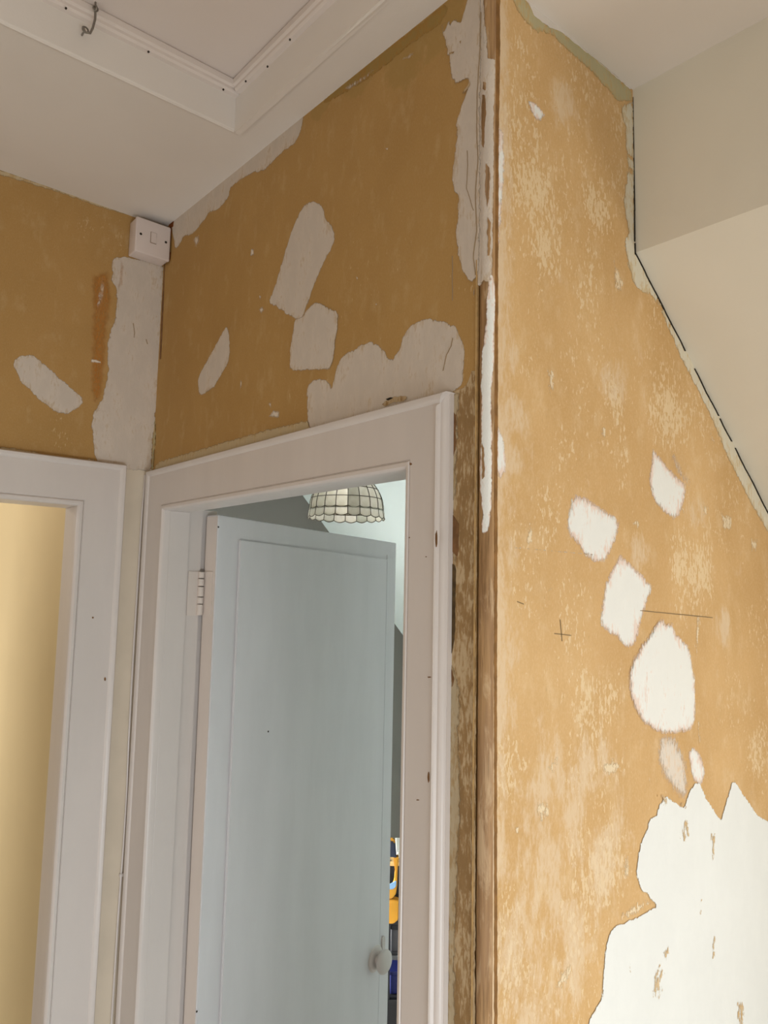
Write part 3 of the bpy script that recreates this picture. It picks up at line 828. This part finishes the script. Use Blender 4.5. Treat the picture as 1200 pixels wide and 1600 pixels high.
for seg in ([(990, 152), (991, 240), (991.5, 330)], [(991, 328), (991.5, 378)], [(992, 380), (992.6, 398)], edge_pts(396, 440), edge_pts(438, 549), edge_pts(576, 650), edge_pts(654, 690), edge_pts(700, 810)):
    l = [(x - 1.5, y) for x, y in seg]; r_ = [(x + .4, y) for x, y in seg[::-1]]
    W('open_joint', l + r_, M_dark, amp=.0005, th=.0013)

# ------------------------------------------------------------------ corner bead (turned wooden staff bead) with flaking paint
CX, CY, CR = .7093, .6289, .0096
bead = structure(empty('trim_3', (CX, CY, FLOOR)), 'bare wooden corner bead with flaking white paint')
bm = bmesh.new()
ring = []
NZ = 160
ang = [R(a) for a in range(110, 341, 10)]
zs = [FLOOR + (ceil_z(CY) - FLOOR) * i / NZ for i in range(NZ + 1)]
prev = None
for z in zs:
    row = []
    for a in ang:
        rr = CR + .0004 * noise.noise(Vector((a * 3, z * 30, 0)))
        row.append(bm.verts.new((CX + rr * math.cos(a), CY + rr * math.sin(a), z)))
    row.append(bm.verts.new((CX + .004, CY + .004, z)))
    if prev:
        for i in range(len(row)):
            j = (i + 1) % len(row)
            bm.faces.new([prev[i], prev[j], row[j], row[i]])
    prev = row
child(obj('wooden_bead', bm, M_bead, smooth=True), bead)
# dark quirk beside the bead, and the lifted plaster lip of the long wall
ZQ = on_x(747, 446, XB).z                     # the groove is filled above this height
child(box('quirk', (XB + .006, .631, FLOOR), (XB + .014, .6384, ZQ), M_dark), bead)
child(box('filled_quirk', (XB - .0006, .630, ZQ), (XB + .010, .6386, ceil_z(.64) - .001), M_fill_solid, bevel=.002), bead)
for z0, z1 in ((FLOOR, -.3), (-.3, .40)):
    pass
bm = bmesh.new()
pp = None
for i in range(61):
    z = FLOOR + (.44 - FLOOR) * i / 60
    j = .0008 * noise.noise(Vector((0, 3, z * 40)))
    row = [bm.verts.new((XB + x, y + j, z)) for x, y in ((-.0014, .6398), (-.0022, .6390), (-.0014, .6378), (.003, .6378), (.003, .6398))]
    if pp:
        for k_ in range(5): bm.faces.new([pp[k_], pp[(k_ + 1) % 5], row[(k_ + 1) % 5], row[k_]])
    pp = row
o = obj('plaster_lip', bm, M_lip); o.parent = wall_b


def bead_hit(x, y):
    """pixel -> (arc, z) on the bead's surface"""
    d = ray(x, y); a_ = d.x ** 2 + d.y ** 2; b_ = -2 * (d.x * CX + d.y * CY); c_ = CX ** 2 + CY ** 2 - CR ** 2
    disc = b_ * b_ - 4 * a_ * c_
    t = (-b_ - math.sqrt(max(disc, 0))) / (2 * a_)
    p = d * t
    an = math.atan2(p.y - CY, p.x - CX)
    if an < 0: an += 2 * math.pi
    return ((an - R(225)) * CR, p.z)


def bead_patch(name, px, mat, amp=.0014, th=.0007, seed=0):
    p2 = [bead_hit(*q) for q in px]
    def f(s, t, h):
        a = s / CR + R(225)
        return Vector((CX + (CR + .0002 + h) * math.cos(a), CY + (CR + .0002 + h) * math.sin(a), t))
    return child(patch_obj(name, ragged(p2, amp, seed=seed, step=.002), f, th, mat, .003), bead)


bead_patch('flaking_paint', [(768, 420), (772, 445), (773, 470), (771, 520), (771, 560), (768, 600), (767, 650), (768, 680), (768, 740), (768, 780), (766, 815), (762, 832), (753, 835), (754, 800), (751, 760), (750, 740), (752, 700), (753, 640), (752, 600), (753, 560), (757, 530), (760, 500), (760, 470), (764, 440)], M_fill_c, seed=1.3)
bead_patch('flaking_paint', [(750, -12), (757, -12), (757, 20), (761, 60), (762, 92), (769, 93), (771, 70), (773, 92), (773, 130), (771, 180), (771, 250), (770, 300), (769, 400), (767, 436), (762, 444), (756, 440), (752, 446), (750, 400), (750, 200)], M_fill, seed=4.1)
bead_patch('flaking_paint', [(756, 20), (758, 40), (761, 60), (757, 70), (755, 50)], M_fill, seed=6.1)
for i, q in enumerate(([(755, 148), (759, 150), (760, 182), (755, 188)], [(756, 128), (759, 130), (758, 142), (755, 140)], [(754, 160), (758, 158), (760, 180), (757, 205), (757, 232), (754, 225)], [(760, 255), (765, 265), (764, 310), (761, 325), (759, 290)], [(762, 340), (766, 350), (765, 400), (762, 400)], [(754, 692), (757, 700), (757, 745), (754, 750)])):
    bead_patch('bare_wood', q, M_bead, amp=.0012, th=.0016, seed=9 + i)

# ------------------------------------------------------------------ bedroom door, swung into the room
PIV = Vector((.786, OPL + .0025, 0))
DW, DT = .715, .038
# opening angle that puts the free edge where it stands
best = min(((abs(600 + F * (lambda c: c[0] / c[1])((RIGHT.dot(q), FWD.dot(q))) - 614.5), t) for t in [90 + .1 * i for i in range(250)]
            for q in [PIV + Vector((math.sin(R(t)), -math.cos(R(t)), 0)) * DW + Vector((math.cos(R(t)), math.sin(R(t)), 0)) * -0 + Vector((-math.cos(R(t)), -math.sin(R(t)), 0)) * DT + Vector((0, 0, -.3))]), key=lambda a: a[0])
th = R(best[1])
DX = Vector((math.sin(th), -math.cos(th), 0))
DN = Vector((-math.cos(th), -math.sin(th), 0))       # face seen from the landing
DM = Matrix(((DX.x, DN.x, 0, PIV.x), (DX.y, DN.y, 0, PIV.y), (0, 0, 1, 0), (0, 0, 0, 1)))
door = structure(empty('door_1', (PIV.x, PIV.y, FLOOR)), 'pale grey painted bedroom door standing open')


def on_door(x, y, h=0.0):
    d = ray(x, y); o_ = PIV + DN * (DT + h)
    p = d * (o_.dot(DN) / d.dot(DN)); q = p - o_
    return q.dot(DX), p.z


ztl = on_door(337, 804)[1]; ztr = on_door(614, 848)[1]
bm = bmesh.new()
b = bmesh.new()
add_prism(b, [Vector((0.003, 0, FLOOR + .01)), Vector((DW, 0, FLOOR + .01)), Vector((DW, 0, ztr)), Vector((0.003, 0, ztl))], Vector((0, DT, 0)))
bmesh.ops.recalc_face_normals(b, faces=b.faces[:])
bmesh.ops.bevel(b, geom=[e for e in b.edges], offset=.0015, segments=2, affect='EDGES')
merge(bm, b, DM)
child(obj('door_leaf', bm, M_door), door)
# hinge-side edge in its own paint coat
bm = bmesh.new(); add_box(bm, (.0018, .002, FLOOR + .012), (.0032, DT - .002, ztl - .003), DM)
child(obj('door_edge', bm, M_edge), door)
pl, ptl = on_door(373, 843); pr, ptr = on_door(603, 873)
bm = bmesh.new(); b = bmesh.new()
add_prism(b, [Vector((pl, DT - .001, FLOOR + .12)), Vector((pr, DT - .001, FLOOR + .12)), Vector((pr, DT - .001, ptr)), Vector((pl, DT - .001, ptl))], Vector((0, .0065, 0)))
bmesh.ops.recalc_face_normals(b, faces=b.faces[:])
bmesh.ops.bevel(b, geom=b.edges[:], offset=.0022, segments=2, affect='EDGES')
merge(bm, b, DM)
child(obj('door_panel', bm, M_door), door)
# cover bead down the closing stile
bm = bmesh.new(); add_box(bm, (pr + .004, DT - .001, FLOOR + .02), (pr + .012, DT + .0022, ptr + .012), DM, .001)
child(obj('stile_bead', bm, M_door), door)
# knob
ks, kz = on_door(584, 1497)
KM = DM @ Matrix.Translation((ks, DT + .0, kz)) @ Matrix.Rotation(R(-90), 4, 'X')
knob = child(empty('knob'), door)
knob.location = KM.translation; knob.matrix_parent_inverse = door.matrix_basis.inverted()
KI = Matrix.Translation(-KM.translation) @ KM
bm = bmesh.new()
add_lathe(bm, [(0, -.001), (.036, -.001), (.0365, .003), (.034, .006), (.030, .007), (.0285, .011), (.025, .013), (.019, .0135), (.0165, .012), (0, .012)], KI)
obj('rose', bm, M_wood, knob, True)
bm = bmesh.new()
add_lathe(bm, [(r_, .010 + (h_ - .010) * .66) for r_, h_ in [(0, .010), (.0125, .010), (.0115, .018), (.012, .026), (.017, .030), (.025, .035), (.030, .042), (.0315, .049), (.030, .056), (.025, .062), (.016, .066), (.006, .0675), (0, .0675)]], KI)
obj('knob_ball', bm, M_wood, knob, True)
# keyhole cover above the knob
es, ez = on_door(597, 1474)
bm = bmesh.new()
prof = [(math.sin(t) * .009, math.cos(t) * .011 + .010) for t in [i * math.pi / 8 - 2.2 for i in range(0, 12)]]
pts = [(0.008, -.022), (.0085, .012), (.006, .019), (0, .0215), (-.006, .019), (-.0085, .012), (-.008, -.022)]
b = bmesh.new(); add_prism(b, [Vector((x, 0, z)) for x, z in pts], Vector((0, .006, 0)))
bmesh.ops.recalc_face_normals(b, faces=b.faces[:]); bmesh.ops.bevel(b, geom=b.edges[:], offset=.0015, segments=2, affect='EDGES')
merge(bm, b, DM @ Matrix.Translation((es, DT, ez)))
child(obj('keyhole_cover', bm, M_wood), door)
# small nail hole and dents
for x, y in ((419, 1143), (303, 1583), (337, 823)):
    s_, z_ = on_door(x, y, .0055 if x > 400 else 0)
    bm = bmesh.new(); add_lathe(bm, [(0, .0006), (.0022, .0006), (.0022, 0)], DM @ Matrix.Translation((max(s_, .004), DT + (.0055 if x > 400 else 0), z_)) @ Matrix.Rotation(R(-90), 4, 'X'), 8)
    child(obj('nail_hole', bm, M_screw), door)

# hinge
hz1 = on_y(318, 893, PIV.y - .012).z; hz0 = on_y(313, 962, PIV.y - .012).z
hinge = child(empty('hinge', (PIV.x - .004, PIV.y - .004, (hz0 + hz1) / 2)), door)
hinge.matrix_parent_inverse = door.matrix_basis.inverted()
HM = Matrix.Translation(-hinge.location)
hl = hz1 - hz0
bm = bmesh.new(); add_box(bm, (.750, OPL + .0012, hz0), (PIV.x - .006, OPL + .0045, hz1), HM)
obj('jamb_leaf', bm, M_edge, hinge)
bm = bmesh.new(); add_box(bm, (-.0006, .004, hz0), (.0022, .031, hz1), HM @ DM)
obj('door_leaf_plate', bm, M_edge, hinge)
cuts = [0, .26, .42, .66, .84, 1.0]
for i in range(5):
    bm = bmesh.new()
    za, zb = hz0 + hl * cuts[i] + .0009, hz0 + hl * cuts[i + 1] - .0009
    cx_, cy_ = PIV.x - .007, PIV.y - .003
    add_lathe(bm, [(0, za), (.0060, za), (.0068, za + .0008), (.0068, zb - .0008), (.0060, zb), (0, zb)], HM @ Matrix.Translation((cx_, cy_ - .002, 0)), 14)
    obj('knuckle', bm, M_edge, hinge, True)
for fz in (.15, .5, .85):
    bm = bmesh.new()
    add_lathe(bm, [(0, .0004), (.0028, .0004), (.0028, -.0005)], HM @ Matrix.Translation((.765, OPL + .0011, hz0 + hl * fz)) @ Matrix.Rotation(R(90), 4, 'X'), 10)
    obj('screw', bm, M_edge, hinge)
    bm = bmesh.new()
    add_lathe(bm, [(0, .0004), (.0028, .0004), (.0028, -.0005)], HM @ DM @ Matrix.Translation((-.0006, .019, hz0 + hl * fz)) @ Matrix.Rotation(R(-90), 4, 'Y'), 10)
    obj('screw', bm, M_edge, hinge)

# ------------------------------------------------------------------ light switch in the corner
p1 = on_y(213, 337, YA - .042); p2 = on_y(266, 352, YA - .042)
sx0, sx1 = .6125, .6965
sz1 = .846; sz0 = .762
sw = empty('light_switch', ((sx0 + sx1) / 2, YA, (sz0 + sz1) / 2))
tag(sw, 'white surface mounted rocker light switch high in the wall corner', 'switch')
SI = Matrix.Translation(-sw.location)
bm = bmesh.new(); add_box(bm, (sx0 + .001, YA - .034, sz0 + .001), (sx1 - .001, YA - .0005, sz1 - .001), SI, .004, 3)
obj('back_box', bm, M_plastic, sw, True)
bm = bmesh.new(); add_box(bm, (sx0, YA - .043, sz0), (sx1, YA - .0335, sz1), SI, .004, 3)
obj('face_plate', bm, M_plastic, sw, True)
mx, mz = (sx0 + sx1) / 2, (sz0 + sz1) / 2 + .002
bm = bmesh.new()
add_box(bm, (mx - .0075, YA - .0438, mz - .0135), (mx + .0075, YA - .042, mz + .0135), SI, .0008)
obj('rocker_frame', bm, plain('rocker_gap', (150, 128, 112), .5), sw)
bm = bmesh.new()
add_prism(bm, [SI @ Vector(p) for p in ((mx - .0062, YA - .043, mz - .0122), (mx - .0062, YA - .0468, mz - .0122), (mx - .0062, YA - .0446, mz + .0122), (mx - .0062, YA - .043, mz + .0122))], Vector((.0124, 0, 0)))
obj('rocker', bm, M_plastic, sw)
for s in (-1, 1):
    bm = bmesh.new()
    add_lathe(bm, [(0, .001), (.0024, .001), (.0030, .0002), (.0030, -.001)], SI @ Matrix.Translation((mx + s * .0302, YA - .0431, mz)) @ Matrix.Rotation(R(90), 4, 'X'), 12)
    obj('screw', bm, M_screw, sw)
# rusty stain in the corner over the switch
for q in ([(264, 346), (272, 344), (271, 354), (266, 358)], [(265, 358), (269, 356), (267, 376), (264, 372)], [(262, 398), (267, 394), (266, 406), (257, 412)]):
    B('rust_stain', q, M_rust, amp=.0016, th=.0012)

# ------------------------------------------------------------------ thin cable with a clip in the corner
cb = empty('cable', (.672, YA - .003, FLOOR))
tag(cb, 'thin white painted cable clipped down the corner between the two doorways', 'cable')
bm = bmesh.new()
pth = []
for x, y in ((227, 742), (222, 800), (217, 880), (212, 960), (206, 1060), (201, 1160), (198, 1240), (193, 1320), (189, 1370), (184, 1440), (179, 1520), (174, 1600)):
    p = on_y(x, y, YA - .0035); pth.append((p.x, p.y, p.z))
pth.append((pth[-1][0], pth[-1][1], FLOOR + .02))
cx0 = cb.location
add_tube(bm, [Vector(p) - cx0 for p in pth], .0022, 8)
obj('cable_run', bm, M_cream_edge if False else M_wood, cb, True)
p = on_y(189.5, 1367, YA - .003)
bm = bmesh.new(); add_box(bm, (p.x - .0045, YA - .0066, p.z - .0035), (p.x + .0045, YA - .0004, p.z + .0035), Matrix.Translation(-cx0), .001)
obj('cable_clip', bm, M_wood, cb)

# ------------------------------------------------------------------ shell pendant lamp in the bedroom
T = 2.28
lc = ray(541.5, 796) * T
LR = 57.5 / F * T
lamp = empty('pendant_lamp', lc)
tag(lamp, 'domed shell pane pendant lampshade with scalloped rim hanging in the bedroom', 'lamp')


def shell():
    t = NT('shell_pane')
    n = t.noise((60, 60, 60), 4)
    t.b.inputs['Transmission Weight'].default_value = 0.0
    col = t.mix(t.ramp(n, .3, .7), lin(228, 222, 206), lin(242, 238, 228))
    m = t.done(col, .35, .5)
    tr = t.n.new('ShaderNodeBsdfTranslucent'); tr.inputs[0].default_value = (.84, .82, .74, 1)
    mx_ = t.n.new('ShaderNodeMixShader'); mx_.inputs[0].default_value = .25
    o_ = t.n['Material Output']
    t.link(t.b.outputs[0], mx_.inputs[1]); t.link(tr.outputs[0], mx_.inputs[2]); t.link(mx_.outputs[0], o_.inputs[0])
    return m


M_shell = shell()
M_lead = plain('lead_came', (92, 84, 70), .5, .4, .5)
NP = 20
lat = [0.0, .27, .56, .86, 1.18]                     # rows by elevation angle
dphi = 2 * math.pi / NP
frame = bmesh.new()


def sph(phi, el, r=LR): return Vector((r * math.cos(el) * math.cos(phi), r * math.cos(el) * math.sin(phi), r * math.sin(el)))


def pane_mesh(el0, el1, scallop=False, skirt=False):
    bm = bmesh.new(); n = 6; m = 4
    g = []
    for j in range(m + 1):
        row = []
        for i in range(n + 1):
            ph = (i / n - .5) * dphi * .97
            if skirt:
                drop = .115 * LR * 1.9 * (j / m)
                if j == m: drop += .05 * LR * math.sin(math.pi * i / n)
                rr = LR * (1.0 + .012 + .03 * (j / m))
                p = Vector((rr * math.cos(ph), rr * math.sin(ph), .0 - drop))
            else:
                el = el0 + (el1 - el0) * j / m
                if scallop and j == 0: el -= .05 * math.sin(math.pi * i / n)
                p = sph(ph, el)
            row.append(bm.verts.new(p))
        g.append(row)
    for j in range(m):
        for i in range(n):
            bm.faces.new([g[j][i], g[j][i + 1], g[j + 1][i + 1], g[j + 1][i]])
    # thickness
    geo = bmesh.ops.solidify(bm, geom=bm.faces[:], thickness=.0012)
    return bm


first = {}
for r_i in range(5):
    for k_ in range(NP):
        if r_i not in first:
            bm = pane_mesh(lat[r_i], lat[r_i + 1], r_i == 0) if r_i < 4 else pane_mesh(0, 0, skirt=True)
            o = obj('shell_pane', bm, M_shell, lamp, True); first[r_i] = o
        else:
            o = first[r_i].copy(); C.objects.link(o)
        o.rotation_euler = (0, 0, (k_ + .5) * dphi)
WR = .0013
for el in lat[1:]:
    add_tube(frame, [sph(2 * math.pi * i / 60, el, LR + .001) for i in range(61)], WR, 6, False)
add_tube(frame, [Vector((LR * 1.008 * math.cos(2 * math.pi * i / 60), LR * 1.008 * math.sin(2 * math.pi * i / 60), -.006)) for i in range(61)], WR, 6, False)
for k_ in range(NP):
    ph = k_ * dphi
    add_tube(frame, [sph(ph, lat[-1] * i / 10, LR + .001) for i in range(11)], WR, 6)
    add_tube(frame, [Vector((LR * (1.012 + .03 * i / 4) * math.cos(ph), LR * (1.012 + .03 * i / 4) * math.sin(ph), -.2185 * LR * i / 4)) for i in range(5)], WR, 6)
sc_ = []
for i in range(NP * 6 + 1):
    ph = i / 6 * dphi; u = (i % 6) / 6
    sc_.append(Vector((LR * 1.043 * math.cos(ph), LR * 1.043 * math.sin(ph), -.2185 * LR - .05 * LR * math.sin(math.pi * u))))
add_tube(frame, sc_, WR, 6, False)
sc_ = []
for i in range(NP * 6 + 1):
    ph = i / 6 * dphi; u = (i % 6) / 6
    sc_.append(sph(ph, -.05 * math.sin(math.pi * u), LR + .001))
add_tube(frame, sc_, WR, 6, False)
obj('lead_frame', frame, M_lead, lamp, True)
bm = bmesh.new(); add_lathe(bm, [(LR * .39, LR * .92), (LR * .3, LR * .955), (.018, LR * 1.0), (.016, LR * 1.2), (0, LR * 1.2)], Matrix.Identity(4), 24)
obj('cap', bm, M_lead, lamp, True)
bm = bmesh.new(); ztop = min(.80, bed_z(lc.x) - .01) - lc.z
add_tube(bm, [(0, 0, LR * 1.2), (0, 0, ztop)], .003, 8)
obj('cord', bm, M_wood, lamp, True)

# ------------------------------------------------------------------ things on the rack behind the door (a narrow strip shows)
M_black = plain('black_plastic', (28, 28, 30), .5)
M_yellow_p = plain('yellow_plastic', (200, 142, 40), .45, var=.1)
M_blue = plain('blue_plastic', (24, 30, 82), .5)
M_navy = plain('dark_blue_plastic', (36, 44, 60), .5)
M_card = plain('white_card', (226, 226, 216), .8)
M_grey = plain('grey_plastic', (70, 70, 72), .5)
M_lblue = plain('pale_blue_label', (130, 168, 204), .5)
M_pine = plain('pale_wood', (214, 176, 116), .6)

T0 = 2.42
rc = ray(621, 1400) * T0
RX = RIGHT.copy(); RX.z = 0; RX.normalize()           # the rack faces the doorway
RY = Vector((-RX.y, RX.x, 0))
RM = Matrix(((RX.x, RY.x, 0, rc.x), (RX.y, RY.y, 0, rc.y), (0, 0, 1, 0), (0, 0, 0, 1)))


def rz(y, t=T0): return (ray(620, y) * t).z


rack = empty('storage_rack', (rc.x, rc.y, FLOOR))
tag(rack, 'black storage rack standing behind the door edge', 'rack')
z_sh = [rz(1348), rz(1436), rz(1488), rz(1553)]
X0, X1 = -.035, .20
for x in (X0, X1 - .015):
    for y in (0.0, .20):
        bm = bmesh.new(); add_box(bm, (x, y, FLOOR), (x + .015, y + .015, z_sh[0]), RM, .001)
        child(obj('post', bm, M_black), rack)
for i, z in enumerate(z_sh):
    bm = bmesh.new(); add_box(bm, (X0, -.002, z - .014), (X1, .217, z), RM, .001)
    child(obj('shelf', bm, M_pine if i == 0 else (M_grey if i == 2 else M_black)), rack)
bm = bmesh.new(); add_box(bm, (X0, .205, FLOOR + .02), (X1, .21, z_sh[0] - .02), RM)
child(obj('back_panel', bm, M_black), rack)


def thing_box(name, label, cat, x0, x1, y0, y1, z0, z1, mat, lid=None):
    loc = RM @ Vector(((x0 + x1) / 2, (y0 + y1) / 2, 0)); loc.z = z0
    t = tag(empty(name, loc), label, cat)
    bm = bmesh.new(); add_box(bm, (x0, y0, z0), (x1, y1, z1 - (z1 - z0) * .2), RM, .003)
    child(obj('body', bm, mat), t)
    bm = bmesh.new(); add_box(bm, (x0 - .003, y0 - .003, z1 - (z1 - z0) * .2 + .0005), (x1 + .003, y1 + .003, z1), RM, .003)
    child(obj('lid', bm, lid or mat), t)
    return t


thing_box('card_box', 'small white box on top of the storage rack', 'box', -.004, .12, .02, .16, z_sh[0] + .0005, rz(1336), M_card)
thing_box('tool_case', 'dark grey case on the rack shelf under the yellow tool', 'case', -.018, .15, .02, .18, z_sh[2] + .0005, rz(1446), M_grey, M_black)
thing_box('storage_tub', 'dark blue tub on the lower shelf of the rack', 'tub', -.018, .006, .03, .18, z_sh[3] + .0005, rz(1518), M_blue)
# yellow hand tool hung in front of the rack
tl = RM @ Vector((-.022, -.045, 0)); tl.z = rz(1428)
tool = tag(empty('hand_tool', tl), 'yellow hand tool with dark blue top leaning by the door edge', 'tool')
TI = Matrix.Translation(-tl) @ RM


def tz(y): return rz(y, T0 - .04)


def tool_part(name, pts, mat, d0=-.06, d1=-.03):
    bm = bmesh.new(); b = bmesh.new()
    add_prism(b, [Vector((x, d0, z)) for x, z in pts], Vector((0, d1 - d0, 0)))
    bmesh.ops.recalc_face_normals(b, faces=b.faces[:]); bmesh.ops.bevel(b, geom=b.edges[:], offset=.002, segments=2, affect='EDGES')
    merge(bm, b, TI)
    return obj(name, bm, mat, tool)


def tx(x): return (x - 621) / F * (T0 - .04)


tool_part('motor_body', [(tx(600), tz(1338)), (tx(618), tz(1340)), (tx(616), tz(1320)), (tx(612), tz(1314)), (tx(600), tz(1314))], M_navy)
tool_part('hook', [(tx(608), tz(1312)), (tx(613), tz(1312)), (tx(616), tz(1318)), (tx(613), tz(1319)), (tx(608), tz(1316))], M_yellow_p, -.058, -.04)
tool_part('handle', [(tx(613), tz(1342)), (tx(621), tz(1338)), (tx(620), tz(1360)), (tx(620), tz(1378)), (tx(618), tz(1394)), (tx(612), tz(1401)), (tx(600), tz(1402)), (tx(600), tz(1388)), (tx(611), tz(1386)), (tx(615), tz(1376)), (tx(616), tz(1360))], M_yellow_p)
tool_part('label_plate', [(tx(603), tz(1382)), (tx(618), tz(1373)), (tx(618), tz(1381)), (tx(614), tz(1386)), (tx(603), tz(1387))], M_lblue, -.0625, -.061)
tool_part('battery_foot', [(tx(600), tz(1402.5)), (tx(616), tz(1402.5)), (tx(623), tz(1404)), (tx(622), tz(1432)), (tx(615), tz(1438)), (tx(600), tz(1438))], M_yellow_p)
# clear any leftovers
print('door angle', best)
